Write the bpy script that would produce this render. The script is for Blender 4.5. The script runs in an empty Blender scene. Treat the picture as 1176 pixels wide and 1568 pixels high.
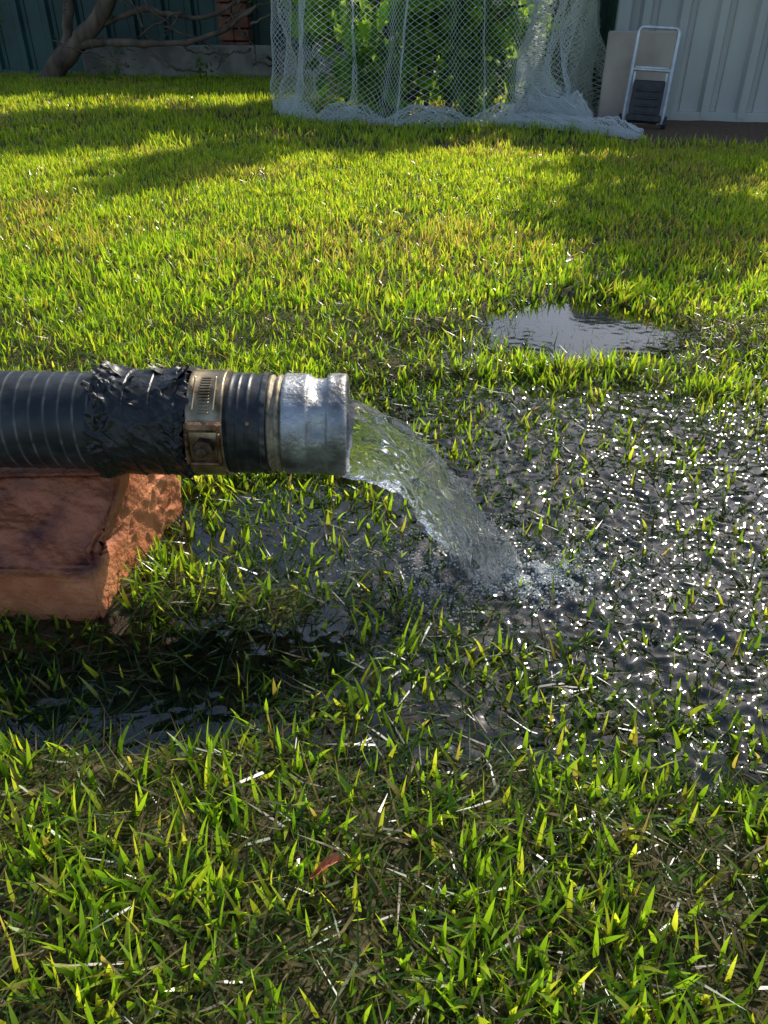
import bpy, math, numpy as np
from mathutils import Vector
rng = np.random.default_rng(7)
scene = bpy.context.scene
scene.view_settings.view_transform = 'Standard'
scene.view_settings.look = 'None'
scene.view_settings.exposure = 0

# ------------------------------------------------------------------ helpers
_T = np.random.default_rng(3).random((16, 256, 256))
def vnoise(x, y, s=0):
    x = np.asarray(x, float); y = np.asarray(y, float)
    T = _T[s % 16]
    xi = np.floor(x).astype(int); yi = np.floor(y).astype(int)
    fx = x - xi; fy = y - yi
    fx = fx*fx*(3-2*fx); fy = fy*fy*(3-2*fy)
    a = T[xi & 255, yi & 255]; b = T[(xi+1) & 255, yi & 255]
    c = T[xi & 255, (yi+1) & 255]; d = T[(xi+1) & 255, (yi+1) & 255]
    return (a*(1-fx)+b*fx)*(1-fy)+(c*(1-fx)+d*fx)*fy
def fbm(x, y, s=0, o=3):
    t = 0; a = .5; n = 0
    for k in range(o):
        t = t + a*vnoise(x*2**k+17.3*k, y*2**k+5.1*k, s+k); n += a; a *= .5
    return t/n
def sstep(a, b, x):
    t = np.clip((x-a)/(b-a), 0, 1); return t*t*(3-2*t)

def mesh_np(name, V, F, mats=(), col=None, smooth=False, parent=None, colname="Col", matidx=None):
    me = bpy.data.meshes.new(name)
    V = np.asarray(V, np.float32).reshape(-1, 3)
    if not isinstance(F, (list, tuple)): F = [F]
    F = [np.asarray(f, np.int32) for f in F if len(f)]
    me.vertices.add(len(V)); me.vertices.foreach_set("co", V.ravel())
    idx = np.concatenate([f.ravel() for f in F])
    sizes = np.concatenate([np.full(len(f), f.shape[1]) for f in F])
    st = np.concatenate([[0], np.cumsum(sizes)[:-1]]).astype(np.int32)
    me.loops.add(len(idx)); me.loops.foreach_set("vertex_index", idx)
    me.polygons.add(len(sizes)); me.polygons.foreach_set("loop_start", st)
    if matidx is not None: me.polygons.foreach_set("material_index", np.asarray(matidx, np.int32))
    me.update(calc_edges=True)
    me.validate()
    if col is not None:
        a = me.color_attributes.new(colname, 'FLOAT_COLOR', 'POINT')
        c = np.ones((len(V), 4), np.float32); c[:, :col.shape[1]] = col
        a.data.foreach_set("color", c.ravel())
    me.polygons.foreach_set("use_smooth", np.full(len(me.polygons), smooth))
    for m in mats: me.materials.append(m)
    ob = bpy.data.objects.new(name, me); scene.collection.objects.link(ob)
    if parent: ob.parent = parent
    return ob

def empty(name, loc=(0, 0, 0)):
    e = bpy.data.objects.new(name, None); e.empty_display_size = .1
    e.location = loc; scene.collection.objects.link(e); return e

def grid_faces(nu, nv, wrap_v=False):
    i = np.arange(nu-1)[:, None]; j = np.arange(nv if wrap_v else nv-1)[None, :]
    j2 = (j+1) % nv
    return np.stack([i*nv+j, (i+1)*nv+j, (i+1)*nv+j2, i*nv+j2], -1).reshape(-1, 4)

def tubes(P0, P1, r0, r1=None, sides=3):
    P0 = np.asarray(P0, float); P1 = np.asarray(P1, float); n = len(P0)
    r0 = np.broadcast_to(r0, (n,)); r1 = r0 if r1 is None else np.broadcast_to(r1, (n,))
    d = P1-P0; L = np.linalg.norm(d, axis=1, keepdims=True)+1e-9; d = d/L
    h = np.where(np.abs(d[:, 2:3]) > .9, np.array([[1., 0, 0]]), np.array([[0, 0, 1.]]))
    u = np.cross(d, h); u /= np.linalg.norm(u, axis=1, keepdims=True)+1e-9
    v = np.cross(d, u)
    a = np.arange(sides)/sides*2*np.pi
    off = u[:, None]*np.cos(a)[None, :, None]+v[:, None]*np.sin(a)[None, :, None]
    A = P0[:, None]+off*r0[:, None, None]; B = P1[:, None]+off*r1[:, None, None]
    V = np.concatenate([A, B], 1).reshape(-1, 3)
    k = np.arange(sides); k2 = (k+1) % sides
    f = np.stack([k, k2, k2+sides, k+sides], -1)
    F = (np.arange(n)[:, None, None]*2*sides+f[None]).reshape(-1, 4)
    return V, F

def polytube(pts, rad, sides=10, cap=True):
    P = np.asarray(pts, float); n = len(P); rad = np.broadcast_to(rad, (n,))
    t = np.gradient(P, axis=0); t /= np.linalg.norm(t, axis=1, keepdims=True)+1e-9
    u = np.cross(t[0], [0.13, .21, .97]);
    if np.linalg.norm(u) < .2: u = np.cross(t[0], [1, 0, 0])
    U = []
    for i in range(n):
        u = u-t[i]*np.dot(u, t[i]); u = u/np.linalg.norm(u); U.append(u)
    U = np.array(U); W = np.cross(t, U)
    a = np.arange(sides)/sides*2*np.pi
    V = P[:, None]+(U[:, None]*np.cos(a)[None, :, None]+W[:, None]*np.sin(a)[None, :, None])*rad[:, None, None]
    F = [grid_faces(n, sides, True)]
    if cap:
        F.append(np.arange(sides)[None, ::-1]); F.append((np.arange(sides)+(n-1)*sides)[None])
    return V.reshape(-1, 3), F

class Acc:
    def __init__(s): s.V = []; s.F = {}; s.n = 0; s.C = []
    def add(s, V, F, c=None):
        V = np.asarray(V, float).reshape(-1, 3)
        if not isinstance(F, (list, tuple)): F = [F]
        for f in F:
            f = np.asarray(f)
            if len(f): s.F.setdefault(f.shape[1], []).append(f+s.n)
        s.V.append(V); s.n += len(V)
        if c is not None: s.C.append(np.broadcast_to(c, (len(V), 3)))
    def build(s, name, mats, **k):
        F = [np.concatenate(v) for v in s.F.values()]
        col = np.concatenate(s.C) if s.C else None
        return mesh_np(name, np.concatenate(s.V), F, mats, col=col, **k)

def box(acc, c, d, rz=0, bev=0.0, c3=None):
    x, y, z = np.array(d)/2
    b = min(bev, x*.9, y*.9, z*.9)
    if b <= 0: b = 1e-4
    ring = [(-x+b, -y), (x-b, -y), (x, -y+b), (x, y-b), (x-b, y), (-x+b, y), (-x, y-b), (-x, -y+b)]
    ins = [(px*(x-b)/x, py*(y-b)/y) for px, py in ring]
    V = [(p[0], p[1], -z) for p in ins]+[(p[0], p[1], -z+b) for p in ring]+[(p[0], p[1], z-b) for p in ring]+[(p[0], p[1], z) for p in ins]
    V = np.array(V); cr, sr = math.cos(rz), math.sin(rz)
    V = np.stack([V[:, 0]*cr-V[:, 1]*sr, V[:, 0]*sr+V[:, 1]*cr, V[:, 2]], 1)+np.array(c)
    acc.add(V, [grid_faces(4, 8, True)[:, ::-1], np.arange(8)[None, ::-1], (np.arange(8)+24)[None]], c3)

# ------------------------------------------------------------------ materials
def newmat(name):
    m = bpy.data.materials.new(name); m.use_nodes = True
    nt = m.node_tree; b = nt.nodes['Principled BSDF']; return m, nt, b
def N(nt, t, **k):
    n = nt.nodes.new(t)
    for a, v in k.items(): setattr(n, a, v)
    return n
def noise_col(nt, b, c1, c2, scale=20, detail=6, lo=.35, hi=.65, stretch=None, coord='Object'):
    tc = N(nt, 'ShaderNodeTexCoord'); no = N(nt, 'ShaderNodeTexNoise')
    no.inputs['Scale'].default_value = scale; no.inputs['Detail'].default_value = detail
    src = tc.outputs[coord]
    if stretch:
        mp = N(nt, 'ShaderNodeMapping'); mp.inputs['Scale'].default_value = stretch
        nt.links.new(src, mp.inputs[0]); src = mp.outputs[0]
    nt.links.new(src, no.inputs['Vector'])
    r = N(nt, 'ShaderNodeValToRGB'); r.color_ramp.elements[0].position = lo; r.color_ramp.elements[1].position = hi
    r.color_ramp.elements[0].color = (*c1, 1); r.color_ramp.elements[1].color = (*c2, 1)
    nt.links.new(no.outputs['Fac'], r.inputs[0]); nt.links.new(r.outputs[0], b.inputs['Base Color'])
    return no, r, src
def add_bump(nt, b, src, scale, strength, dist=.002, detail=5):
    no = N(nt, 'ShaderNodeTexNoise'); no.inputs['Scale'].default_value = scale; no.inputs['Detail'].default_value = detail
    if src is None: src = N(nt, 'ShaderNodeTexCoord').outputs['Object']
    nt.links.new(src, no.inputs['Vector'])
    bp = N(nt, 'ShaderNodeBump'); bp.inputs['Strength'].default_value = strength; bp.inputs['Distance'].default_value = dist
    nt.links.new(no.outputs['Fac'], bp.inputs['Height']); nt.links.new(bp.outputs[0], b.inputs['Normal'])
    return bp
def simple(name, c1, c2, scale=20, rough=.6, metal=0., bump=.3, bscale=None, bdist=.002, spec=.5, lo=.35, hi=.65, stretch=None):
    m, nt, b = newmat(name)
    _, _, src = noise_col(nt, b, c1, c2, scale, lo=lo, hi=hi, stretch=stretch)
    b.inputs['Roughness'].default_value = rough; b.inputs['Metallic'].default_value = metal
    b.inputs['Specular IOR Level'].default_value = spec
    if bump: add_bump(nt, b, src, bscale or scale*4, bump, bdist)
    return m
def vcol_leaf(name, trans=.45, tmul=(1.5, 1.5, .9), rough=.45, spec=.5):
    m, nt, b = newmat(name)
    at = N(nt, 'ShaderNodeVertexColor', layer_name="Col")
    nt.links.new(at.outputs[0], b.inputs['Base Color'])
    b.inputs['Roughness'].default_value = rough; b.inputs['Specular IOR Level'].default_value = spec
    mx = N(nt, 'ShaderNodeMix', data_type='RGBA', blend_type='MULTIPLY'); mx.inputs[0].default_value = 1
    nt.links.new(at.outputs[0], mx.inputs[6]); mx.inputs[7].default_value = (*tmul, 1)
    tr = N(nt, 'ShaderNodeBsdfTranslucent'); nt.links.new(mx.outputs[2], tr.inputs[0])
    ms = N(nt, 'ShaderNodeMixShader'); ms.inputs[0].default_value = trans
    nt.links.new(b.outputs[0], ms.inputs[1]); nt.links.new(tr.outputs[0], ms.inputs[2])
    nt.links.new(ms.outputs[0], nt.nodes['Material Output'].inputs[0])
    return m

M_grass = vcol_leaf("grass_blade", .60, (2.0, 1.85, .8), .27, .6)
M_leaf = vcol_leaf("leaf", .6, (2.2, 2.0, .8), .45, .4)
M_bark = simple("bark", (.06, .042, .03), (.19, .14, .10), 12, .9, bump=.6, bdist=.01, stretch=(1, 1, .3))

# ------------------------------------------------------------------ camera, sun, sky
cam_d = bpy.data.cameras.new("camera"); cam = bpy.data.objects.new("camera", cam_d)
scene.collection.objects.link(cam); scene.camera = cam
cam.location = (0, 0, .45); cam.rotation_euler = (math.radians(90-33), 0, 0)
cam_d.sensor_fit = 'VERTICAL'; cam_d.sensor_height = 24; cam_d.lens = 24*1178/1568
cam_d.clip_start = .01; cam_d.clip_end = 500

EL, AZ = math.radians(38.5), math.radians(28)
sd = Vector((math.sin(AZ)*math.cos(EL), math.cos(AZ)*math.cos(EL), math.sin(EL)))
sun_d = bpy.data.lights.new("sun", 'SUN'); sun_d.energy = 5; sun_d.angle = math.radians(.55); sun_d.color = (1, .94, .82)
sun = bpy.data.objects.new("sun", sun_d); scene.collection.objects.link(sun)
sun.rotation_euler = (-sd).to_track_quat('-Z', 'Y').to_euler(); sun.location = sd*20
w = bpy.data.worlds.new("World"); scene.world = w; w.use_nodes = True
nt = w.node_tree; bg = nt.nodes['Background']
sky = N(nt, 'ShaderNodeTexSky', sky_type='NISHITA'); sky.sun_disc = False
sky.sun_elevation = EL; sky.sun_rotation = AZ
nt.links.new(sky.outputs[0], bg.inputs[0]); bg.inputs[1].default_value = .15

# ------------------------------------------------------------------ terrain
WE = [(.33, 1.25, .21, .18, 1.15), (.14, 1.17, .16, .09, .8), (.36, .70, .44, .38, 1), (.80, .75, .6, .42, 1),
      (-.08, .66, .18, .11, .9), (-.22, .45, .30, .085, .9), (.12, .48, .26, .15, .75), (.10, .95, .24, .12, .85), (-.5, .62, .3, .1, .7), (.34, .43, .22, .12, .8)]
def wet(x, y):
    q = np.zeros(np.broadcast(x, y).shape)
    wob = (fbm(x*9, y*9, 5)-.5)*.7
    for cx, cy, rx, ry, a in WE:
        d = ((x-cx)/rx)**2+((y-cy)/ry)**2
        q = np.maximum(q, a*sstep(1.25, .45, d+wob))
    return q
def ground_z(x, y):
    wt = wet(x, y)
    z = .007+.006*(fbm(x*7, y*7, 1)-.5)+.004*(vnoise(x*45, y*45, 2)-.5)-.014*wt+.007*np.minimum(wt, 1)*(fbm(x*22, y*22, 8)-.45)
    z = z-.012*np.exp(-(((x-.11)/.05)**2+((y-.60)/.05)**2))
    z = z-.008*np.exp(-(((x-.33)/.14)**2+((y-1.26)/.12)**2)**2)
    return z
def axis(segs):
    out = []
    for a, b, s in segs: out.append(np.arange(a, b-1e-9, s))
    out.append([segs[-1][1]]); return np.concatenate(out)
gx = axis([(-150, -10, 10), (-10, -2, .5), (-2, -1, .05), (-1, 1.4, .008), (1.4, 3, .05), (3, 10, .5), (10, 150, 10)])
gy = axis([(-60, -4, 8), (-4, 0, .4), (0, 1.7, .008), (1.7, 4, .04), (4, 10, .3), (10, 160, 10)])
X, Y = np.meshgrid(gx, gy, indexing='ij')
Z = ground_z(X, Y); WT = np.minimum(wet(X, Y), 1)
def bedmask(x, y):
    edge = 3.38+.10*(fbm(x*4, y*0+1, 4)-.5)-.10*(x-1.0)
    return sstep(-.05, .08, y-edge)*sstep(.82, 1.0, x)
BD = bedmask(X, Y)
m, nt, b = newmat("soil_and_thatch")
tc = N(nt, 'ShaderNodeTexCoord')
n1 = N(nt, 'ShaderNodeTexNoise'); n1.inputs['Scale'].default_value = 120; n1.inputs['Detail'].default_value = 8
nt.links.new(tc.outputs['Object'], n1.inputs[0])
r1 = N(nt, 'ShaderNodeValToRGB'); e = r1.color_ramp.elements
e[0].position = .36; e[0].color = (.022, .022, .009, 1); e[1].position = .68; e[1].color = (.13, .11, .05, 1)
nt.links.new(n1.outputs[0], r1.inputs[0])
at = N(nt, 'ShaderNodeVertexColor', layer_name="Col"); sp = N(nt, 'ShaderNodeSeparateColor'); nt.links.new(at.outputs[0], sp.inputs[0])
mx = N(nt, 'ShaderNodeMix', data_type='RGBA'); nt.links.new(sp.outputs[0], mx.inputs[0])
nt.links.new(r1.outputs[0], mx.inputs[6])
r4 = N(nt, 'ShaderNodeValToRGB'); e = r4.color_ramp.elements
e[0].position = .36; e[0].color = (.018, .024, .009, 1); e[1].position = .66; e[1].color = (.07, .085, .032, 1)
nt.links.new(n1.outputs[0], r4.inputs[0]); nt.links.new(r4.outputs[0], mx.inputs[7])
r2 = N(nt, 'ShaderNodeValToRGB'); e = r2.color_ramp.elements
e[0].position = .3; e[0].color = (.07, .042, .026, 1); e[1].position = .7; e[1].color = (.26, .16, .10, 1)
nt.links.new(n1.outputs[0], r2.inputs[0])
mx2 = N(nt, 'ShaderNodeMix', data_type='RGBA'); nt.links.new(sp.outputs[1], mx2.inputs[0])
nt.links.new(mx.outputs[2], mx2.inputs[6]); nt.links.new(r2.outputs[0], mx2.inputs[7])
nt.links.new(mx2.outputs[2], b.inputs['Base Color']); b.inputs['Roughness'].default_value = .85
b.inputs['Specular IOR Level'].default_value = .2
add_bump(nt, b, tc.outputs['Object'], 150, .7, .004, 6)
gc = np.zeros((X.size, 3)); gc[:, 0] = WT.ravel(); gc[:, 1] = BD.ravel()
mesh_np("lawn_ground", np.stack([X, Y, Z], -1), grid_faces(len(gx), len(gy)), [m], col=gc, smooth=True)

# ------------------------------------------------------------------ puddle water
wx = np.arange(-.8, 1.6, .003); wy = np.arange(.24, 1.5, .003)
X, Y = np.meshgrid(wx, wy, indexing='ij')
WT = np.minimum(wet(X, Y), 1)
calm = sstep(1.02, 1.14, Y)
amp = (1-.97*calm)*sstep(.2, .8, WT)*(.30+.70*sstep(-.05, .20, X))
rd = np.sqrt((X-.11)**2+(Y-.60)**2)
near = np.exp(-rd/.14)
Zw = (fbm(X*115, Y*115, 1, 2)-.5)*.0044*amp*(.45+1.1*fbm(X*9, Y*9, 12))+(fbm(X*36+3, Y*36, 6, 2)-.5)*.0042*amp
Zw += np.sin(rd*300+4*fbm(X*15, Y*15, 2))*.0008*near*np.clip(rd/.04, 0, 1)
Zw += (fbm(X*60+9, Y*60, 4, 2)-.5)*.013*np.exp(-(rd/.06)**2)
m, nt, b = newmat("puddle_water_surface")
gl = N(nt, 'ShaderNodeBsdfGlossy'); gl.inputs['Roughness'].default_value = .055; gl.inputs[0].default_value = (1, 1, 1, 1)
tp = N(nt, 'ShaderNodeBsdfTransparent'); tp.inputs[0].default_value = (.88, .93, .91, 1)
fr = N(nt, 'ShaderNodeFresnel'); fr.inputs[0].default_value = 1.62
ms = N(nt, 'ShaderNodeMixShader'); nt.links.new(fr.outputs[0], ms.inputs[0]); nt.links.new(tp.outputs[0], ms.inputs[1]); nt.links.new(gl.outputs[0], ms.inputs[2])
nt.links.new(ms.outputs[0], nt.nodes['Material Output'].inputs[0])
mesh_np("puddle_water", np.stack([X, Y, Zw], -1), grid_faces(len(wx), len(wy)), [m], smooth=True)

# ------------------------------------------------------------------ grass
def blades(x, y, L, W, lean, curve, yaw, col, K, tipc, z=None):
    n = len(x); z = ground_z(x, y)-.001 if z is None else z
    c = np.stack([x, y, z], 1); dr = np.stack([np.cos(yaw), np.sin(yaw), 0*yaw], 1)
    tw = yaw+np.pi/2+rng.normal(0, .7, n); sd_ = np.stack([np.cos(tw), np.sin(tw), rng.normal(0, .15, n)], 1)
    wp = {4: [.75, 1, .9, .6, .04], 3: [.85, 1, .7, .05], 2: [.9, .85, .08]}[K]
    V = np.zeros((n, K+1, 2, 3)); C = np.zeros((n, K+1, 2, 3))
    for k in range(K+1):
        if k:
            ph = (lean+curve*(k-.5)/K)[:, None]
            c = c+(L[:, None]/K)*(np.sin(ph)*dr+np.cos(ph)*np.array([[0, 0, 1.]]))
        V[:, k, 0] = c-sd_*(W[:, None]*wp[k]/2); V[:, k, 1] = c+sd_*(W[:, None]*wp[k]/2)
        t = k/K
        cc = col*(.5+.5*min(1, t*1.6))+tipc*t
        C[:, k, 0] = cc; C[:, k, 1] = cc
    b0 = np.arange(n)[:, None, None]*(K+1)*2
    f = np.array([[2*k, 2*k+1, 2*k+3, 2*k+2] for k in range(K)])[None]
    return V.reshape(-1, 3), (b0+f).reshape(-1, 4), np.clip(C.reshape(-1, 3), 0, 1)
def fence_y(x): return 4.28-.17*(x-1.0)
def lawn_ok(x, y):
    ok = y < 7.25-.05*x
    bdm = bedmask(x, y)
    ok &= (rng.random(len(x)) > bdm*1.02)
    inb = (x < -.228) & (y > .515) & (y < .72) & (x > -.66)
    ok &= ~inb
    ok &= ~((x > 1.1) & (y > fence_y(x)-.05))
    return ok
def scatter(n, y0, y1, xm, k):
    y = y0+(y1-y0)*rng.random(n*2); wv = xm+k*y; wmax = xm+k*y1
    keep = rng.random(n*2) < wv/wmax
    y = y[keep][:n]; x = (rng.random(len(y))*2-1)*(xm+k*y)
    return x, y
def palette(n, x, y):
    g1 = np.array([.27, .44, .032]); g2 = np.array([.095, .23, .020]); g3 = np.array([.45, .52, .06]); dr = np.array([.46, .37, .16])
    t = np.clip(rng.random((n, 1))*.8+(fbm(x*6, y*6, 3)[:, None]-.35)*.6, 0, 1)
    c = g2*(1-t)+g1*t
    far = sstep(1., 3., y)[:, None]
    u = (rng.random((n, 1)) < .24+.36*far); c = np.where(u, g3*(.65+.45*rng.random((n, 1))), c)
    pat = sstep(.48, .66, fbm(x*2.2+4, y*2.2, 9))*sstep(1.2, 1.8, y)
    d = rng.random(n) < (.04+.38*pat); c = np.where(d[:, None], dr*(.45+.5*rng.random((n, 1))), c)
    return c
G = Acc()
def live(n, y0, y1, xm, k, K, Lr, Wr, cl, sparse=.5, lo=.30, hi=.62):
    x, y = scatter(n, y0, y1, xm, k)
    nt_ = max(1, len(x)//cl); ci = rng.integers(0, nt_, len(x))
    s = .010*(1+.35*y); mv = rng.random(len(x)) < .75
    xc, yc = x[ci], y[ci]
    x = np.where(mv, xc+rng.normal(0, 1, len(x))*s, x); y = np.where(mv, yc+rng.normal(0, 1, len(y))*s, y)
    ok = (y > .03); x, y = x[ok], y[ok]
    wt = np.minimum(wet(x, y), 1); dn = fbm(x*11, y*11, 7)
    thin = np.exp(-(((x-.50)/.42)**2+((y-.68)/.24)**2))
    p = np.clip(sstep(lo, hi, dn)*(1-sparse)+sparse, 0, 1)*(1-.62*sstep(.3, .9, wt))*(1-.55*thin)
    pool = np.exp(-(((x-.33)/.13)**2+((y-1.26)/.11)**2)); p *= 1-.95*np.clip(pool*1.9, 0, 1)
    keep = (rng.random(len(x)) < p) & lawn_ok(x, y)
    x, y, wt = x[keep], y[keep], wt[keep]; n = len(x)
    L = rng.uniform(*Lr, n)*(.65+.8*fbm(x*7, y*7, 11))*(1-.15*wt); W = rng.uniform(*Wr, n)
    lean = np.abs(rng.normal(0, .38, n))+.05; curve = rng.normal(.35, .4, n)
    yaw = rng.random(n)*2*np.pi
    c = palette(n, x, y); c = c*(1-.18*wt[:, None])
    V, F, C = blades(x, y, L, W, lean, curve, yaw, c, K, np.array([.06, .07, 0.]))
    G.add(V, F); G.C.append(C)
def dead(n, y0, y1, xm, k, Lr, Wr, K=2):
    x, y = scatter(n, y0, y1, xm, k); wt = np.minimum(wet(x, y), 1)
    keep = (rng.random(len(x)) < 1-.35*wt) & lawn_ok(x, y); x, y, wt = x[keep], y[keep], wt[keep]; n = len(x)
    L = rng.uniform(*Lr, n); W = rng.uniform(*Wr, n)
    lean = rng.uniform(1.05, 1.6, n); curve = rng.normal(0, .4, n); yaw = rng.random(n)*2*np.pi
    t = rng.random((n, 1)); c = np.array([.09, .10, .025])*(1-t)+np.array([.38, .30, .15])*t**2
    u = rng.random((n, 1)) < .38+.4*wt[:, None]; c = np.where(u, np.array([.08, .17, .02]), c)*(1-.35*wt[:, None])
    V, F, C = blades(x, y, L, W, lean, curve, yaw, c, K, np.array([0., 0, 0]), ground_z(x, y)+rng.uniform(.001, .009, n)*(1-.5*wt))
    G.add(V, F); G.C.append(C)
live(60000, .04, 1.3, .28, .62, 4, (.011, .031), (.0022, .0043), 4, .20, .36, .64)
dead(64000, .04, 1.3, .28, .62, (.012, .042), (.0009, .0024))
live(140000, 1.3, 3.2, .35, .62, 3, (.016, .033), (.003, .005), 7, .5, .36, .66)
dead(30000, 1.3, 3.2, .35, .62, (.02, .04), (.002, .004))
live(130000, 3.2, 7.4, .5, .62, 2, (.020, .044), (.005, .009), 7, .5)
G.build("lawn_grass", [M_grass])

# ------------------------------------------------------------------ hose with coupling
hose = empty("suction_hose", (-.0313, .604, .1485))
hose.rotation_euler = (0, math.radians(1.0), 0)
HX = .0313
R = .0425
def lathe(name, xs, rf, mat, nT=160, colf=None, closed=False, xoff=None, parent=hose, smooth=True):
    th = np.arange(nT)/nT*2*np.pi
    XX, TT = np.meshgrid(np.asarray(xs), th, indexing='ij')
    RR = rf(XX, TT)
    x2 = XX+(xoff(XX, TT) if xoff else 0)
    V = np.stack([x2+HX, -np.cos(TT)*RR, np.sin(TT)*RR], -1)
    c = None if colf is None else np.repeat(colf(XX, TT).reshape(-1, 1), 3, 1)
    return mesh_np(name, V, grid_faces(len(xs), nT, True), [mat], col=c, smooth=smooth, parent=parent)
def prof(name, pts, mat, nT=160, parent=hose, mod=None):
    P = np.array(pts); th = np.arange(nT)/nT*2*np.pi
    XX = np.repeat(P[:, 0:1], nT, 1); RR = np.repeat(P[:, 1:2], nT, 1); TT = np.repeat(th[None], len(P), 0)
    if mod: XX, RR = mod(XX, RR, TT)
    V = np.stack([XX+HX, -np.cos(TT)*RR, np.sin(TT)*RR], -1)
    return mesh_np(name, V, grid_faces(len(P), nT, True), [mat], smooth=True, parent=parent)
m, nt, b = newmat("black_rubber")
no, r, src = noise_col(nt, b, (.010, .011, .013), (.034, .037, .042), 30)
at = N(nt, 'ShaderNodeVertexColor', layer_name="Col")
mx = N(nt, 'ShaderNodeMix', data_type='RGBA'); nt.links.new(at.outputs[0], mx.inputs[0]); nt.links.new(r.outputs[0], mx.inputs[6]); mx.inputs[7].default_value = (.25, .25, .23, 1)
nt.links.new(mx.outputs[2], b.inputs['Base Color']); b.inputs['Roughness'].default_value = .42
add_bump(nt, b, src, 300, .3, .0007)
M_rub = m
PIT = .0118
def ridge(x, t):
    ph = (x/PIT+t/(2*np.pi)) % 1.0
    return np.exp(-((ph-.5)/.06)**2)
def hose_r(x, t): return R-.0008+.0004*ridge(x, t)-.00009*np.cos(2*np.pi*((x/PIT+t/(2*np.pi)) % 1.0))+.0007*(vnoise(x*45, t*2, 3)-.5)
lathe("hose_body", np.arange(-1.4, -.225, .0009), hose_r, M_rub, 120,
      colf=lambda x, t: ridge(x, t)*(.12+.75*vnoise(x*90, t*6, 5)**1.5)+.12*sstep(.5, .8, fbm(x*60, t*5, 2)))  # pale ridge lines: dust and wear, with ridge highlights put into the colour
M_tape, nt, b = newmat("black_tape")
noise_col(nt, b, (.008, .008, .009), (.030, .030, .031), 60); b.inputs['Roughness'].default_value = .42
add_bump(nt, b, None, 200, .3, .0008)
def ncyl(x, t, fx, ft, s):
    return .5*fbm(x*fx+ft*np.cos(t), ft*np.sin(t)+x*fx*.4, s)+.5*fbm(x*fx*.8-ft*np.cos(t+1)+9, ft*np.sin(t+1)-x*fx*.3, s+3)
def tape_r(x, t):
    n1 = ncyl(x, t, 46, 2.0, 1); rdg = 1-np.abs(2*n1-1)*5.0
    n3 = ncyl(x, t, 95, 5, 12); rd2 = 1-np.abs(2*n3-1)*7
    n2 = ncyl(x, t, 110, 7, 4); n0 = ncyl(x, t, 25, 1.6, 9)
    step = .0014*(((x+.0012*np.sin(t*2)+.004*np.sin(t)) / .021) % 1.0)
    ends = .35+.65*np.maximum(sstep(-.215, -.232, x), sstep(-.190, -.172, x))
    return R+.0010+step+ends*(.0034*np.clip(rdg, 0, 1)**1.3+.0012*np.clip(rd2, 0, 1))+.0006*(n2-.4)+.0022*(n0-.4)+.002*np.exp(-((x+.236)/.004)**2)+.0018*np.exp(-((x+.168)/.005)**2)
lathe("tape_wrap", np.linspace(-.242, -.1625, 170), tape_r, M_tape, 300,
      xoff=lambda x, t: (ncyl(x*0+1, t, 1, 6, 2)-.5)*.024*np.where(x < -.2, sstep(-.22, -.242, x), sstep(-.18, -.1625, x)), smooth=True)
A = Acc()
for (fx, el, ln, wd, up) in [(-.222, 88, .018, .012, .010), (-.214, 62, .014, .010, .008), (-.172, 84, .016, .012, .009), (-.180, 68, .018, .010, .008),
                             (-.190, 95, .014, .012, .006), (-.236, 30, .012, .009, .006), (-.168, -20, .012, .016, .008), (-.234, -5, .012, .010, .006), (-.170, -50, .015, .010, .010), (-.2, 45, .014, .008, .005), (-.172, 30, .014, .012, .006), (-.238, 60, .014, .012, .007)]:
    nn = 8; u = np.linspace(0, 1, nn); v = np.linspace(-.5, .5, nn); U, Vv = np.meshgrid(u, v, indexing='ij')
    a = math.radians(el)+Vv*wd/R*(1-.6*U)+.25*rng.normal()*U*.3
    rr = R+.003+up*U**1.6*(.6+.8*vnoise(U*4+fx*99, Vv*4+el, 2)); xx = fx+ln*(U-.3)*(1 if rng.random() < .5 else -1)*(.6+.6*vnoise(Vv*6+el, U, 3))
    A.add(np.stack([xx+HX, -np.cos(a)*rr, np.sin(a)*rr], -1), grid_faces(nn, nn))
A.build("tape_flaps", [M_tape], smooth=True, parent=hose)
M_steel = simple("worn_brass_plated_steel", (.18, .125, .07), (.52, .42, .27), 70, .40, .75, .35, 300, .0006)
M_rust = simple("rusty_steel", (.09, .035, .014), (.38, .22, .12), 90, .5, .55, .6, 400, .0008)
prof("clamp_band", [(-.1625, R), (-.1625, R+.0032), (-.1610, R+.0040), (-.1590, R+.0030), (-.1360, R+.0030), (-.1340, R+.0040), (-.1325, R+.0032), (-.1325, R)], M_steel)
def on_hose(fx, el, r):
    a = math.radians(el); return Vector((fx+HX, -math.cos(a)*r, math.sin(a)*r)), a
def place_box(acc, fx, el, r, dx, dt, dr, bev=.0008):
    t = Acc(); box(t, (0, 0, 0), (dx, dt, dr), 0, bev); V = np.concatenate(t.V)
    p, a = on_hose(fx, el, r); tan = np.array([0, math.sin(a), math.cos(a)]); rad = np.array([0, -math.cos(a), math.sin(a)])
    W = np.array(p)+V[:, 0:1]*np.array([[1, 0, 0]])+V[:, 1:2]*tan+V[:, 2:3]*rad
    acc.add(W, [np.concatenate(v) for v in t.F.values()])
A = Acc()
for k in range(13): place_box(A, -.1475, 36+k*3.6, R+.0038, .0085, .0014, .0010, .0003)
place_box(A, -.1560, 57, R+.0042, .0016, .033, .0018); place_box(A, -.1390, 57, R+.0042, .0016, .033, .0018)
A.build("clamp_worm_slots", [M_steel], parent=hose)
A = Acc()
place_box(A, -.1475, 22, R+.0062, .0300, .0085, .0075, .0022)
place_box(A, -.1475, -19, R+.0045, .0285, .0040, .0055, .001)
place_box(A, -.1605, 1, R+.0055, .0028, .028, .008, .0008)
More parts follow.
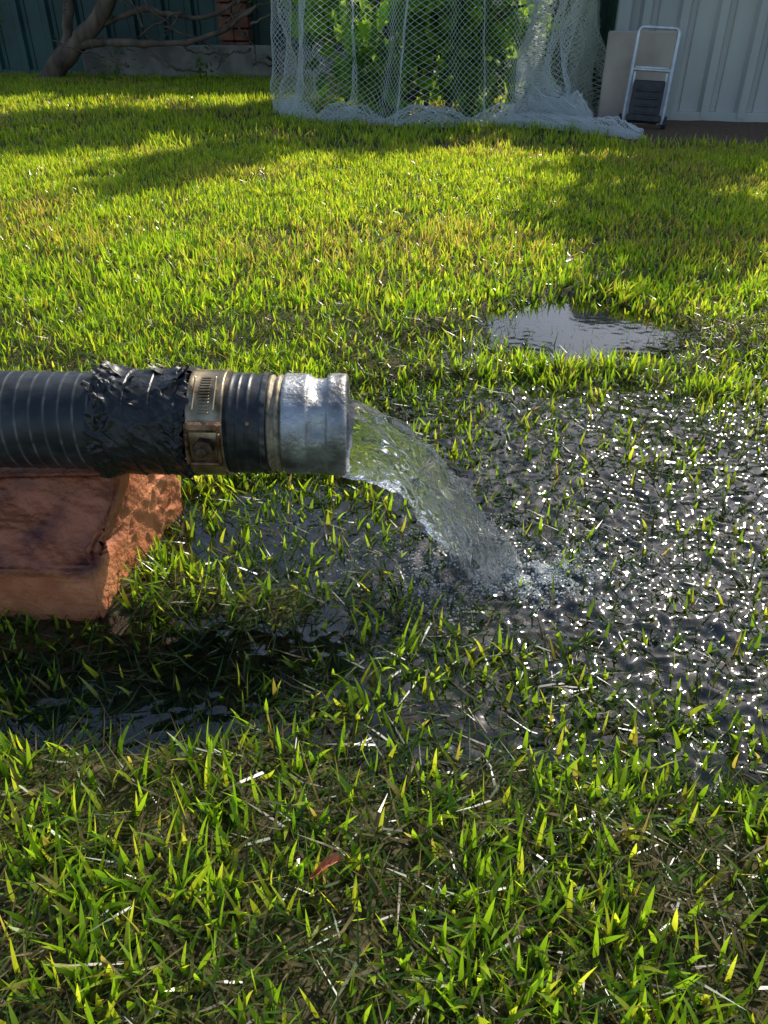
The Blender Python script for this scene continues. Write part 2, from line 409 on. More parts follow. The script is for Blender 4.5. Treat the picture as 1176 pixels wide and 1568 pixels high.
place_box(A, -.1345, 1, R+.0055, .0028, .028, .008, .0008)
A.build("clamp_housing", [M_rust], parent=hose)
M_bolt = simple("dark_rust", (.03, .018, .013), (.16, .09, .05), 120, .55, .4, .6, 400, .0008)
p, a = on_hose(-.1475, 1, R+.0028); rad = np.array([0, -math.cos(a), math.sin(a)]); P = np.array(p)
A = Acc(); V, F = polytube([P, P+rad*.0008, P+rad*.0080, P+rad*.0092], [.0084, .0088, .0088, .0072], 6); A.add(V, F)
V, F = polytube([P, P+rad*.0135, P+rad*.014], [.0042, .0040, .003], 14); A.add(V, F)
A.build("clamp_bolt", [M_bolt], parent=hose)
def cuff_r(x, t): return R+.0002+.0011*np.exp(-((x+.1285)/.0022)**2)+.0009*np.exp(-((x+.1215)/.0012)**2)+.0010*np.exp(-((x+.1135)/.0016)**2)+.0016*sstep(-.1035, -.1022, x)+.0005*(ncyl(x, t, 90, 5, 3)-.5)
lathe("hose_cuff", np.linspace(-.164, -.0985, 130), cuff_r, M_rub, 160, colf=lambda x, t: .10*sstep(.4, .7, ncyl(x, t, 200, 12, 5))+.45*sstep(-.104, -.102, x)*sstep(.45, .7, ncyl(x, t, 100, 9, 2)))
prof("cuff_lip", [(-.0985, R+.0018), (-.0978, R+.0012), (-.0978, .037)], M_rub)
M_brass = simple("cream_thread_ring", (.14, .105, .06), (.50, .42, .29), 140, .55, .3, .4, 300, .0006, lo=.3, hi=.7)
prof("thread_ring", [(-.0985, .040), (-.0972, .0418), (-.0950, .0421), (-.0942, .0402), (-.0915, .0400), (-.0908, .0422), (-.0882, .0424), (-.0872, .0405), (-.0855, .040)], M_brass)
A = Acc(); V, F = polytube([(-.1120+HX, -.0425*math.cos(.45), .0425*math.sin(.45)), (-.1120+HX, -.0438*math.cos(.45), .0438*math.sin(.45))], .0016, 10); A.add(V, F)
A.build("cuff_pin", [M_rust], parent=hose)
m, nt, b = newmat("cast_aluminium")
no, r, src = noise_col(nt, b, (.14, .135, .125), (.58, .58, .58), 34, 10, .30, .60)
b.inputs['Metallic'].default_value = .65
n2 = N(nt, 'ShaderNodeTexNoise'); n2.inputs['Scale'].default_value = 90; nt.links.new(src, n2.inputs[0])
mr = N(nt, 'ShaderNodeMapRange'); mr.inputs[3].default_value = .26; mr.inputs[4].default_value = .6; nt.links.new(n2.outputs[0], mr.inputs[0]); nt.links.new(mr.outputs[0], b.inputs['Roughness'])
add_bump(nt, b, src, 260, .8, .0014, 6)
M_al = m
raw = [(-.0858, .0385), (-.0858, .0418), (-.0848, .0431), (-.0835, .0435), (-.0655, .0435), (-.0645, .0430), (-.0640, .0422), (-.0620, .0412), (-.0590, .0402), (-.0555, .0397),
       (-.0520, .0400), (-.0495, .0410), (-.0480, .0420), (-.0476, .0432), (-.0466, .0440), (-.0450, .0443), (-.0360, .0443), (-.0335, .0439), (-.0320, .0428), (-.0313, .0412),
       (-.0313, .0385), (-.0325, .0372), (-.040, .0368), (-.085, .0368)]
P = np.array(raw); seg = []
for i in range(len(P)-1):
    k = max(1, int(np.linalg.norm(P[i+1]-P[i])/.0012)); seg += [P[i]+(P[i+1]-P[i])*j/k for j in range(k)]
seg.append(P[-1])
def almod(XX, RR, TT):
    w_ = np.exp(-((XX+.0555)/.0075)**2)*(RR > .038)
    fl = .0016*np.cos(TT*8)*w_
    dn = (ncyl(XX, TT, 60, 5, 6)-.5)*.0012
    return XX+(ncyl(XX*0, TT, 1, 7, 2)-.5)*.0006, RR+fl+dn
prof("camlock_coupling", seg, M_al, 240, mod=almod)
# ------------------------------------------------------------------ water jet
ctl = np.array([
 [0, -.075, .136, .028, .033], [.8, -.035, .137, .033, .0345], [1.6, .002, .1225, .0265, .030], [2.4, .0275, .103, .0215, .026], [3.3, .052, .071, .0215, .025], [4.2, .078, .036, .021, .026], [5, .096, .004, .022, .030], [5.3, .101, -.008, .024, .034]])
ns, nT = 260, 180
s = np.linspace(0, 5.3, ns)
def cr(col):
    v = np.interp(s, ctl[:, 0], ctl[:, col])
    k = np.exp(-np.linspace(-2, 2, 25)**2); k /= k.sum()
    return np.convolve(np.pad(v, 12, mode='reflect', reflect_type='odd'), k, 'valid')
cx, cz, hh, hd = cr(1), cr(2), cr(3), cr(4)
T2 = np.stack([np.gradient(cx), np.gradient(cz)], 1); T2 /= np.linalg.norm(T2, axis=1, keepdims=True)
NN = np.stack([-T2[:, 1], T2[:, 0]], 1)
th = np.arange(nT)/nT*2*np.pi
S, TH = np.meshgrid(s, th, indexing='ij')
gr = sstep(.5, 2.0, S); gr2 = sstep(1.2, 4, S)
def rid(n_): return 1-np.abs(2*n_-1)*2.2
nz = (ncyl(S/30, TH, 26, 2.0, 1)-.5)*.8*gr+(rid(ncyl(S/30, TH, 52, 3.0, 5))-.5)*.28*gr*(1+.6*gr2)+(ncyl(S/30, TH, 120, 6, 8)-.5)*(.08+.22*gr2)*gr
mul = 1.04+nz
oy = np.cos(TH)*hd[:, None]*mul; on = np.sin(TH)*hh[:, None]*mul
V = np.stack([cx[:, None]+NN[:, 0:1]*on, .604-oy, cz[:, None]+NN[:, 1:2]*on], -1)
M_water, nt, b = newmat("clear_water")
b.inputs['Base Color'].default_value = (1, 1, 1, 1); b.inputs['Transmission Weight'].default_value = .97; b.inputs['IOR'].default_value = 1.33
b.inputs['Roughness'].default_value = .0
jet = mesh_np("water_jet", V, [grid_faces(ns, nT, True), np.arange(nT)[None, ::-1], (np.arange(nT)+(ns-1)*nT)[None]], [M_water], smooth=True)
# ------------------------------------------------------------------ splash and bubbles
def ico(sub=1):
    import bmesh
    bm = bmesh.new(); bmesh.ops.create_icosphere(bm, subdivisions=sub, radius=1)
    v = np.array([q.co[:] for q in bm.verts]); f = np.array([[q.index for q in t.verts] for t in bm.faces]); bm.free(); return v, f
iv, jf = ico(2)
def blobs(P, r, sc=None):
    n = len(P); rr = np.asarray(r)[:, None, None]*(np.ones((n, 1, 3)) if sc is None else sc[:, None, :])
    V = P[:, None]+iv[None]*rr; F = np.arange(n)[:, None, None]*len(iv)+jf[None]
    return V.reshape(-1, 3), F.reshape(-1, 3)
A = Acc()
n = 900; an = rng.random(n)*2*np.pi; d = np.abs(rng.normal(0, .05, n)); P = np.stack([.118+d*np.cos(an)*1.3, .60+d*np.sin(an), np.abs(rng.normal(0, 1, n))*.013*np.exp(-d*10)+.001], 1)
A.add(*blobs(P, rng.uniform(.0004, .0013, n)))
n = 60; tt = rng.random(n); P = np.stack([.01+.09*tt+rng.normal(0, .012, n), .604+rng.normal(0, .02, n), .135-.11*tt**1.5+rng.normal(0, .012, n)], 1)
A.add(*blobs(P, rng.uniform(.0004, .0012, n)))
A.build("water_splash", [M_water], smooth=True)
m, nt, b = newmat("bubble_foam"); b.inputs['Base Color'].default_value = (.9, .94, .93, 1); b.inputs['Roughness'].default_value = .05
b.inputs['Transmission Weight'].default_value = .6; b.inputs['IOR'].default_value = 1.25
A = Acc(); n = 9500
an = rng.random(n)*2*np.pi; d = rng.exponential(.042, n)+.006
x = .135+d*np.cos(an)*1.7; y = .592+d*np.sin(an)
kp = (wet(x, y) > .5) & (fbm(x*30, y*30, 3) > .43); x, y = x[kp], y[kp]
xi = np.clip(((x+.8)/.003).astype(int), 0, len(wx)-1); yi = np.clip(((y-.24)/.003).astype(int), 0, len(wy)-1)
z = Zw[xi, yi]; r_ = rng.gamma(3, .00017, len(x))+.00025
A.add(*blobs(np.stack([x, y, z], 1), r_, np.repeat(np.array([[1, 1, .7]]), len(x), 0)))
A.build("water_foam", [m], smooth=True)

# ------------------------------------------------------------------ brick under the hose
import bmesh
bm = bmesh.new()
pts = [(-.62, .518, -.01), (-.250, .517, -.01), (-.216, .70, -.01), (-.62, .71, -.01),
       (-.62, .520, .062), (-.250, .526, .050), (-.212, .69, .072), (-.62, .71, .080),
       (-.62, .585, .1035), (-.234, .594, .1055), (-.226, .690, .1045), (-.62, .70, .1035)]
vs = [bm.verts.new(p) for p in pts]
for f in [(3, 2, 1, 0), (0, 1, 5, 4), (1, 2, 6, 5), (2, 3, 7, 6), (3, 0, 4, 7), (4, 5, 9, 8), (5, 6, 10, 9), (6, 7, 11, 10), (7, 4, 8, 11), (8, 9, 10, 11)]:
    bm.faces.new([vs[i] for i in f])
bmesh.ops.bevel(bm, geom=bm.edges[:], offset=.003, segments=2, affect='EDGES')
bmesh.ops.triangulate(bm, faces=bm.faces[:])
for _ in range(6):
    long = [e for e in bm.edges if e.calc_length() > .0042]
    if not long: break
    bmesh.ops.subdivide_edges(bm, edges=long, cuts=1); bmesh.ops.triangulate(bm, faces=[f for f in bm.faces if len(f.verts) > 3])
bm.normal_update()
co = np.array([v.co[:] for v in bm.verts]); no_ = np.array([v.normal[:] for v in bm.verts])
nA = fbm(co[:, 0]*22+co[:, 2]*17, co[:, 1]*22+co[:, 2]*13, 2)-.5; nB = fbm(co[:, 0]*90+co[:, 2]*60, co[:, 1]*90+co[:, 2]*80, 6)-.5
pit = sstep(.66, .80, vnoise(co[:, 0]*110+co[:, 2]*90, co[:, 1]*110-co[:, 2]*70, 9))
front = sstep(.60, .56, co[:, 1])*sstep(.040, .058, co[:, 2])
fr_ = fbm(co[:, 0]*15+co[:, 2]*30+3, co[:, 1]*10+co[:, 2]*26-co[:, 0]*8, 11, 2)
terr = (np.floor(fr_*6)+sstep(.40, .95, (fr_*6) % 1))/6-.5
edge_ = np.exp(-((co[:, 2]-.054)/.010)**2)*sstep(.56, .53, co[:, 1])
dd = nA*.007+terr*.022*front+nB*.0026-pit*.0022-edge_*.008*np.clip((fbm(co[:, 0]*28, co[:, 1]*0+2, 13)-.46)*4, 0, 1)
top = sstep(.100, .104, co[:, 2]); dd = dd*(1-.85*top)
co2 = co+no_*dd[:, None]
F = np.array([[v.index for v in f.verts] for f in bm.faces]); bm.free()
wetm = sstep(.045, .062, co[:, 2]+.04*nA)*sstep(-.225, -.25, co[:, 0])*(.6+.7*(nA+.5))
m, nt, b = newmat("red_brick")
no, r, src = noise_col(nt, b, (.44, .125, .045), (.72, .27, .12), 26, 8, .3, .7)
n3 = N(nt, 'ShaderNodeTexNoise'); n3.inputs['Scale'].default_value = 24; n3.inputs['Detail'].default_value = 8; nt.links.new(src, n3.inputs[0])
r3 = N(nt, 'ShaderNodeValToRGB'); r3.color_ramp.elements[0].position = .40; r3.color_ramp.elements[1].position = .58
r3.color_ramp.elements[0].color = (.14, .040, .028, 1); r3.color_ramp.elements[1].color = (.50, .155, .070, 1)
nt.links.new(n3.outputs[0], r3.inputs[0])
at = N(nt, 'ShaderNodeVertexColor', layer_name="Col")
mx = N(nt, 'ShaderNodeMix', data_type='RGBA'); nt.links.new(at.outputs[0], mx.inputs[0]); nt.links.new(r.outputs[0], mx.inputs[6]); nt.links.new(r3.outputs[0], mx.inputs[7])
nt.links.new(mx.outputs[2], b.inputs['Base Color'])
mr = N(nt, 'ShaderNodeMapRange'); mr.inputs[3].default_value = .7; mr.inputs[4].default_value = .42; nt.links.new(at.outputs[0], mr.inputs[0]); nt.links.new(mr.outputs[0], b.inputs['Roughness'])
add_bump(nt, b, src, 220, .8, .0028, 9)
mesh_np("red_brick", co2, F, [m], col=np.clip(np.repeat(wetm[:, None], 3, 1), 0, 1), smooth=True)

# ------------------------------------------------------------------ fallen leaf
u = np.linspace(0, 1, 14); v = np.linspace(-1, 1, 7); U, Vv = np.meshgrid(u, v, indexing='ij')
wd = .006*np.sin(np.pi*U**.8)+.0003
lx = -.043+.018*U; V = np.stack([lx+Vv*wd*.5, .262+Vv*wd+.012*U, .020+.004*np.abs(Vv)+.004*np.sin(U*3)+.002*vnoise(U*6, Vv*3)], -1)
M_dl = simple("dry_leaf", (.26, .08, .03), (.50, .18, .08), 200, .5, bump=.4, bscale=500, bdist=.001)
mesh_np("fallen_leaf", V, grid_faces(14, 7), [M_dl], smooth=True)

# ------------------------------------------------------------------ fences
def fence(name, p0, p1, h, pitch, mat, depth=.035, z0=0.02, post=True, pmat=None):
    par = empty(name); p0 = np.array(p0, float); p1 = np.array(p1, float); L = np.linalg.norm(p1-p0); d = (p1-p0)/L; n = np.array([d[1], -d[0]])
    if n[1] > 0: n = -n
    prof_ = [(0, 0), (.42, 0), (.50, 1), (.70, 1), (.78, 0), (.90, 0), (.92, .25), (.94, 0)]
    pts = []
    k = 0
    while k*pitch < L:
        pts += [((k+a)*pitch, b_*depth) for a, b_ in prof_ if (k+a)*pitch <= L]; k += 1
    pts = np.array(pts); q = p0+pts[:, :1]*d+pts[:, 1:]*n
    V = np.stack([np.concatenate([q, np.full((len(q), 1), z0)], 1), np.concatenate([q, np.full((len(q), 1), z0+h)], 1)], 0)
    mesh_np(name+"_sheeting", V, grid_faces(2, len(q)), [mat], parent=par)
    A = Acc(); mid = (p0+p1)/2; rz = math.atan2(d[1], d[0])
    box(A, (*mid, z0+h+.015), (L, .07, .04), rz, .004);
    box(A, (*(mid), z0+.0), (L, .06, .05), rz, .004)
    t = 0
    while t < L:
        pp = p0+d*t; box(A, (*pp, h/2), (.06, .075, h+.06), rz, .004); t += 2.35
    A.build(name+"_frame", [pmat or mat], parent=par)
    return par
M_teal = simple("teal_steel", (.010, .048, .045), (.024, .085, .078), 3, .5, bump=0)
M_flare_grey = simple("flare_grey_steel", (.38, .40, .38), (.56, .56, .51), 2.5, .55, bump=.1, bscale=30, stretch=(1, 1, .3))  # flare and haze put into the sheet colour as a lighter grey
fence("steel_fence", (-7, 7.75), (1.5, 7.3), 1.8, .24, M_teal)
fence("steel_fence", (1.5, 7.3), (1.12, 4.3), .98, .22, M_teal).name = "steel_fence.001"
fence("steel_fence", (1.12, 4.28), (4.6, 3.7), .98, .17, M_flare_grey).name = "steel_fence.002"
M_conc = simple("old_concrete", (.16, .15, .13), (.34, .31, .28), 6, .9, bump=.6, bscale=60, bdist=.01)
A = Acc(); box(A, (-1.65, 7.2, .11), (1.55, .14, .24), -.05, .012); box(A, (-.2, 7.15, .09), (1.3, .14, .2), -.05, .012)
A.build("concrete_edging_wall", [M_conc])
M_pier = simple("brick_pier_red", (.14, .05, .03), (.28, .11, .07), 9, .85, bump=.5, bscale=80, bdist=.006)
A = Acc()
for k in range(9):
    for j in range(2):
        box(A, (-1.20+j*.125-.06, 7.35, .04+k*.086), (.118, .22, .076), -.05+.02*rng.normal(), .006)
A.build("brick_pier", [M_pier])
M_pav = simple("beige_panel", (.36, .29, .24), (.54, .46, .38), 5, .8, bump=.3, bscale=70, bdist=.004)
A = Acc(); box(A, (1.17, 4.10, .19), (.30, .04, .38), -.17, .006); pv = A.build("leaning_paver", [M_pav])

# ------------------------------------------------------------------ hand trolley
tr = empty("hand_trolley", (1.16, 3.86, 0)); tr.rotation_euler = (math.radians(-9), math.radians(2.5), math.radians(-12))
M_chr = simple("bright_tube", (.55, .56, .56), (.75, .76, .76), 30, .3, .5, 0)
M_blk = simple("black_plastic", (.012, .012, .013), (.035, .035, .037), 30, .5)
def arc(w, z0, z1, r):
    p = [(-w, 0, z0)]
    for a in np.linspace(180, 90, 7): p.append((-w+r+r*math.cos(math.radians(a)), 0, z1-r+r*math.sin(math.radians(a))))
    for a in np.linspace(90, 0, 7): p.append((w-r+r*math.cos(math.radians(a)), 0, z1-r+r*math.sin(math.radians(a))))
    p.append((w, 0, z0)); return p
A = Acc(); A.add(*polytube(arc(.085, .03, .40, .022), .0075, 10)); A.add(*polytube([(x, .014, z) for x, _, z in arc(.070, .03, .25, .006)], .0065, 10))
A.add(*polytube([(-.085, 0, .24), (.085, 0, .24)], .006, 8)); A.build("tube_frame", [M_chr], parent=tr, smooth=True)
A = Acc(); box(A, (0, -.012, .115), (.135, .012, .17), 0, .005); box(A, (0, -.024, .05), (.15, .016, .03), 0, .005)
for z in (.07, .10, .13, .16): box(A, (0, -.021, z), (.10, .006, .010), 0, .002)
A.build("folded_toe_plate", [M_blk], parent=tr)
for sx in (-1, 1):
    A = Acc(); A.add(*polytube([(sx*.091, .02, .035), (sx*.092, .02, .035), (sx*.104, .02, .035), (sx*.105, .02, .035)], [.022, .032, .032, .022], 20))
    A.add(*polytube([(sx*.080, .02, .035), (sx*.108, .02, .035)], .008, 12)); A.build("wheel", [M_blk], parent=tr)

# ------------------------------------------------------------------ foliage helpers
leafshape = np.array([[0, 0], [.32, .02], [.50, .30], [.38, .50], [.46, .78], [.20, .74], [0, 1.0], [-.20, .74], [-.46, .78], [-.38, .50], [-.50, .30], [-.32, .02]])
slim = np.array([[0, 0], [.14, .25], [.16, .5], [.08, .8], [0, 1], [-.08, .8], [-.16, .5], [-.14, .25]])
def leaves(P, size, shape, cols, droop=.3):
    n = len(P); a = rng.random(n)*2*np.pi; e = rng.normal(-droop, .6, n)
    d = np.stack([np.cos(a)*np.cos(e), np.sin(a)*np.cos(e), np.sin(e)], 1)
    q = rng.normal(0, 1, (n, 3)); s_ = np.cross(d, q); s_ /= np.linalg.norm(s_, axis=1, keepdims=True)
    nn = np.cross(d, s_); k = len(shape)
    V = P[:, None]+(s_[:, None]*shape[None, :, :1]+d[:, None]*shape[None, :, 1:]+nn[:, None]*(.25*np.abs(shape[None, :, :1])-.15*shape[None, :, 1:]**2))*np.asarray(size)[:, None, None]
    F = np.arange(n)[:, None]*k+np.arange(k)[None]
    return V.reshape(-1, 3), F, np.repeat(cols, k, 0)
def branch_tree(base, h, spread, rad, seed, levels=3, nb=5):
    r_ = np.random.default_rng(seed); A = Acc(); tips = []
    def go(p, d, L, r, lv):
        n = 9; pts = [np.array(p)]; dd = np.array(d)
        for i in range(n):
            dd = dd+r_.normal(0, .13, 3); dd = dd/np.linalg.norm(dd); pts.append(pts[-1]+dd*L/n)
        A.add(*polytube(pts, np.linspace(r, r*.45, n+1), 7))
        if lv == 0: tips.append(pts[-1]); tips.append(pts[5]); return
        for k in range(nb):
            i = int(r_.integers(5, n+1)); nd = dd+r_.normal(0, spread, 3); nd[2] = nd[2]*.6+.15; nd /= np.linalg.norm(nd)
            go(pts[i], nd, L*r_.uniform(.4, .6), r*.5, lv-1)
    go(base, (0, 0, 1), h, rad, levels); return A, np.array(tips)
def leaf_tree(name, base, h, seed, size, nleaf, clump, shape, c1, c2, target):
    par = empty(name); A, tips = branch_tree(base, h, .75, .05, seed, 3, 4)
    off = np.array(target)-tips.mean(0); off[2] = 0
    par.location = off
    A.build("limbs", [M_bark], smooth=True, parent=par)
    ci = rng.integers(0, len(tips), nleaf); P = tips[ci]+rng.normal(0, clump, (nleaf, 3)); P = P[P[:, 2] > 1.25]; nleaf = len(P)
    t = rng.random((nleaf, 1)); V, F, C = leaves(P, rng.uniform(*size, nleaf), shape, np.array(c1)*(1-t)+np.array(c2)*t)
    mesh_np("crown", V, F, [M_leaf], col=C, parent=par)
    print(name, tips.mean(0), tips.std(0), off)
    return par
leaf_tree("garden_tree", (0, 0, 0), 1.75, 11, (.09, .16), 7000, .07, slim, (.04, .09, .02), (.10, .15, .03), (.22, 5.75, 0))
leaf_tree("garden_tree", (0, 0, 0), 2.0, 29, (.09, .16), 7000, .07, slim, (.04, .09, .02), (.10, .15, .03), (-.45, 6.6, 0)).name = "garden_tree.002"
leaf_tree("garden_tree", (0, 0, 0), 1.5, 5, (.08, .14), 6000, .07, slim, (.04, .09, .02), (.10, .15, .03), (2.0, 4.72, 0)).name = "garden_tree.001"

# ------------------------------------------------------------------ netted vine
vc = np.array([.255, 4.62]); VH = 1.02
par = empty("grape_vine"); A = Acc()
for k in range(18):
    a = rng.random()*6.28; p0 = np.array([vc[0]+.25*np.cos(a), vc[1]+.2*np.sin(a), 0]); p1 = np.array([vc[0]+.62*np.cos(a+.4), vc[1]+.52*np.sin(a+.4), rng.uniform(.3, .9)])
    t = np.linspace(0, 1, 10)[:, None]; pts = p0+(p1-p0)*t+np.array([0, 0, .15])*np.sin(t*3)+rng.normal(0, .02, (10, 3)); A.add(*polytube(pts, np.linspace(.016, .005, 10), 6))
A.build("canes", [M_bark], smooth=True, parent=par)
n = 70; cl = np.stack([vc[0]+rng.uniform(-.66, .60, n), vc[1]+rng.uniform(-.58, .5, n), rng.uniform(.06, .80, n)], 1)
fr2 = [[.24, 4.08, .42], [.36, 4.06, .46], [.40, 4.10, .38], [.12, 4.08, .46], [-.36, 4.23, .22], [-.30, 4.18, .32], [-.38, 4.23, .42], [.28, 4.06, .34], [-.28, 4.18, .15], [-.15, 4.12, .38], [.5, 4.13, .4], [.33, 4.06, .40], [.10, 4.08, .25], [-.05, 4.1, .3], [-.2, 4.14, .45]]
cl = np.concatenate([cl, fr2, fr2])
cl = cl[((cl[:, 0]-vc[0])/.72)**2+((cl[:, 1]-vc[1])/.61)**2 < 1]
nl = 2200; ci = rng.integers(0, len(cl), nl); P = cl[ci]+rng.normal(0, .055, (nl, 3)); P[:, 2] = np.clip(P[:, 2], .05, .97)
kp = ((P[:, 0]-vc[0])/.72)**2+((P[:, 1]-vc[1])/.61)**2 < 1; P = P[kp]; nl = len(P)
t = rng.random((nl, 1))**1.1; V, F, C = leaves(P, rng.uniform(.045, .09, nl), leafshape, np.array([.06, .14, .03])*(1-t)+np.array([.30, .50, .06])*t)
mesh_np("vine_leaves", V, F, [M_leaf], col=C, parent=par)

m, nt, b = newmat("white_net"); b.inputs['Base Color'].default_value = (.88, .90, .90, 1); b.inputs['Roughness'].default_value = .4
tl = N(nt, 'ShaderNodeBsdfTranslucent'); tl.inputs[0].default_value = (.95, .96, .95, 1)
ms = N(nt, 'ShaderNodeMixShader'); ms.inputs[0].default_value = .55; nt.links.new(b.outputs[0], ms.inputs[1]); nt.links.new(tl.outputs[0], ms.inputs[2])
nt.links.new(ms.outputs[0], nt.nodes['Material Output'].inputs[0]); M_net = m
def net_surface(fn, nu, nv, r, wrap=True):
    j = np.arange(nv); i = np.arange(nu)
    I, J = np.meshgrid(i, j, indexing='ij')
    P = fn((I+.5*(J % 2))/nu, J/(nv-1))
    P0, P1 = [], []
    for par_ in (0, 1):
        js = j[:-1][(j[:-1] % 2) == par_]
        for di in ((0, -1) if par_ == 0 else (0, 1)):
            i2 = (i+di)
            if wrap: i2 = i2 % nu; ii = i
            else: ok = (i2 >= 0) & (i2 < nu); ii = i[ok]; i2 = i2[ok]
            P0.append(P[ii][:, js].reshape(-1, 3)); P1.append(P[i2][:, js+1].reshape(-1, 3))
    return tubes(np.concatenate(P0), np.concatenate(P1), r, None, 3)
def make_net(seed, sc, amp_):
    def net_main(u, v):
        th = u*2*np.pi
        thb = th+.050*np.sin(13*th+2*np.sin(3*th)+seed)+.022*np.sin(31*th+1.7*seed)+.03*np.sin(7*th+v*5)
        zz = (1-v)*VH
        fold = .040*np.sin(11*th+1.5*np.sin(2*th)+seed+2.4*v)+.026*np.sin(23*th+.6+seed+3*v*np.sin(th*3))+.12*(fbm(np.cos(th)*3+5, np.sin(th)*3+v*3.5, 2+seed)-.5)
        fold = fold*amp_
        prof_ = np.where(zz > .70, np.sqrt(np.clip(1-((zz-.70)/.33)**2, 0.0004, 1)), 1.0)
        flare = 1+.06*np.exp(-zz/.08)+.04*np.exp(-zz/.3)
        cr_ = np.exp(-zz/.16)
        rx = .755*prof_*flare*sc; ry = .65*prof_*flare*sc
        k = 1+fold*(1+.5*cr_)+.11*cr_*(fbm(np.cos(th)*9+3+seed, np.sin(th)*9+zz*14, 6)-.5)
        x = vc[0]+np.cos(thb)*rx*k; y = vc[1]+np.sin(thb)*ry*k
        z = zz+.035*cr_*(fbm(np.cos(th)*12, np.sin(th)*12+zz*10, 4+seed)-.35)+.006
        return np.stack([x, y, np.maximum(z, .012)], -1)
    return net_main
NA = Acc()
NA.add(*net_surface(make_net(0, 1.0, 1.0), 230, 80, .0010))
f2 = make_net(3, 1.04, 1.4)
def part(a0, a1, g):
    def fn(u, v):
        uu = a0+(a1-a0)*u; uu = uu+.012*np.sin(u*40+3*v)+g*.03*np.sin(v*4)
        return f2(uu, v)
    return fn
NA.add(*net_surface(part(.86, 1.02, .5), 74, 86, .0015, wrap=False))
NA.add(*net_surface(part(.83, .86, -.5), 16, 86, .0014, wrap=False))
def roll(path, rad, seed, nu, nv, r=.0012):
    path = np.array(path, float)
    tt = np.linspace(0, 1, len(path))
    def fn(u, v):
        c = np.stack([np.interp(v, tt, path[:, k]) for k in range(3)], -1)
        e = 1e-3; c2 = np.stack([np.interp(v+e, tt, path[:, k])-np.interp(v-e, tt, path[:, k]) for k in range(3)], -1)
        d = c2[..., :2]; d = d/(np.linalg.norm(d, axis=-1, keepdims=True)+1e-9); th = u*2*np.pi
        r_ = np.interp(v, tt, rad)*(.35+1.3*fbm(np.cos(th)*2.5+v*14, np.sin(th)*2.5+seed+v*7, seed % 9))
        o = r_*np.cos(th); h = np.interp(v, tt, rad)*.6+r_*np.sin(th)*.8
        return np.stack([c[..., 0]-d[..., 1]*o, c[..., 1]+d[..., 0]*o, np.maximum(c[..., 2]+h, .01)], -1)
    return net_surface(fn, nu, nv, r)
hem = []
for a in np.linspace(180, 335, 26):
    hem.append((vc[0]+.78*math.cos(math.radians(a)), vc[1]+.67*math.sin(math.radians(a)), .0))
for sd_ in (3, 8):
    NA.add(*roll(hem, [.032+.026*math.sin(i*1.3+sd_)+.018*(i/25) for i in range(26)], sd_, 20, 150))
for sd_, rs in ((5, 1.), (2, .7)):
    NA.add(*roll([(.60, 4.10, 0), (.70, 4.06, .03), (.80, 4.0, .03), (.88, 3.95, .02), (.95, 3.92, .0)], [.05*rs, .085*rs, .06*rs, .08*rs, .04*rs], sd_, 40, 44))
for sd_, rs in ((4, 1.), (7, .6)):
    NA.add(*roll([(.50, 4.00, 0), (.66, 3.92, .0), (.84, 3.80, .0), (.97, 3.66, 0), (1.06, 3.52, 0)], [.03*rs, .05*rs, .045*rs, .05*rs, .03*rs], sd_, 26, 60))
NA.build("bird_netting", [M_net])

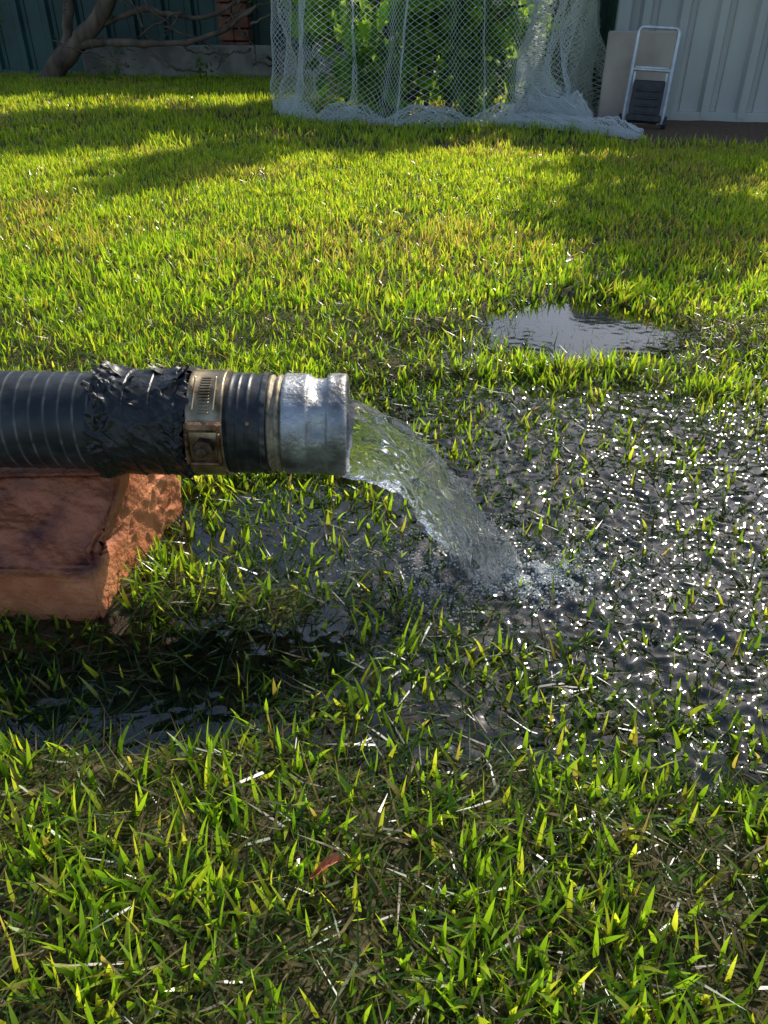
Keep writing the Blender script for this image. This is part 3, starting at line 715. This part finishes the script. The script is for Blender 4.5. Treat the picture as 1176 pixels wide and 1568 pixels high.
# ------------------------------------------------------------------ bare shrub at the left
A = Acc(); par = empty("old_shrub")
def limb(pts, r0, r1, seed):
    P = np.array(pts, float); t = np.linspace(0, 1, len(P)); u = np.linspace(0, 1, 26)
    Q = np.stack([np.interp(u, t, P[:, k]) for k in range(3)], 1)
    for _ in range(3): Q[1:-1] = (Q[:-2]+Q[1:-1]*2+Q[2:])/4
    q = np.random.default_rng(seed); Q[1:] += np.cumsum(q.normal(0, .006, (25, 3)), 0)
    rr = np.linspace(r0, r1, 26)*(1+.10*q.normal(0, 1, 26)); rr[0] *= 1.2
    A.add(*polytube(Q, rr, 9)); return Q
L1 = limb([(-2.68, 6.9, -.05), (-2.45, 6.85, .16), (-2.2, 6.8, .30), (-1.98, 6.8, .55), (-1.9, 6.8, .95), (-1.6, 6.9, 1.4)], .085, .035, 1)
limb([(-2.6, 6.95, 0), (-2.42, 7.0, .28), (-2.35, 7.0, .6), (-2.4, 7.0, 1.2)], .05, .03, 2)
limb([(-2.3, 6.8, .24), (-1.95, 6.75, .28), (-1.5, 6.7, .24), (-1.1, 6.7, .34), (-.9, 6.7, .5)], .030, .012, 3)
limb([(-2.15, 6.8, .35), (-1.8, 6.9, .48), (-1.4, 6.9, .42), (-1.0, 6.9, .6)], .026, .012, 4)
limb([(-1.9, 6.75, .28), (-1.6, 6.7, .14), (-1.3, 6.7, .10)], .016, .006, 5)
limb([(-1.98, 6.8, .55), (-1.7, 6.8, .75), (-1.3, 6.8, .8)], .03, .012, 6)
for k in range(26):
    p = np.array([rng.uniform(-2.5, -.8), rng.uniform(6.6, 7.0), rng.uniform(.08, .6)]); d = rng.normal(0, 1, 3)*np.array([.35, .12, .2])
    limb([p, p+d*.5, p+d+np.array([0, 0, rng.normal(0, .06)])], .009, .003, 30+k)
A.build("shrub_limbs", [M_bark], smooth=True, parent=par)
nl = 300; cl = np.array([[-2.0, 6.6, .10], [-2.1, 6.65, .05], [-1.3, 6.6, .08], [-2.9, 6.7, .45], [-.75, 6.6, .5], [-2.2, 6.7, .85], [-1.6, 6.8, 1.0]])
P = cl[rng.integers(0, len(cl), nl)]+rng.normal(0, .08, (nl, 3)); P[:, 2] = np.abs(P[:, 2])
V, F, C = leaves(P, rng.uniform(.03, .07, nl), slim, np.repeat([[.07, .15, .03]], nl, 0)); mesh_np("shrub_leaves", V, F, [M_leaf], col=C, parent=par)
print("grass verts", G.n, "net", NA.n)
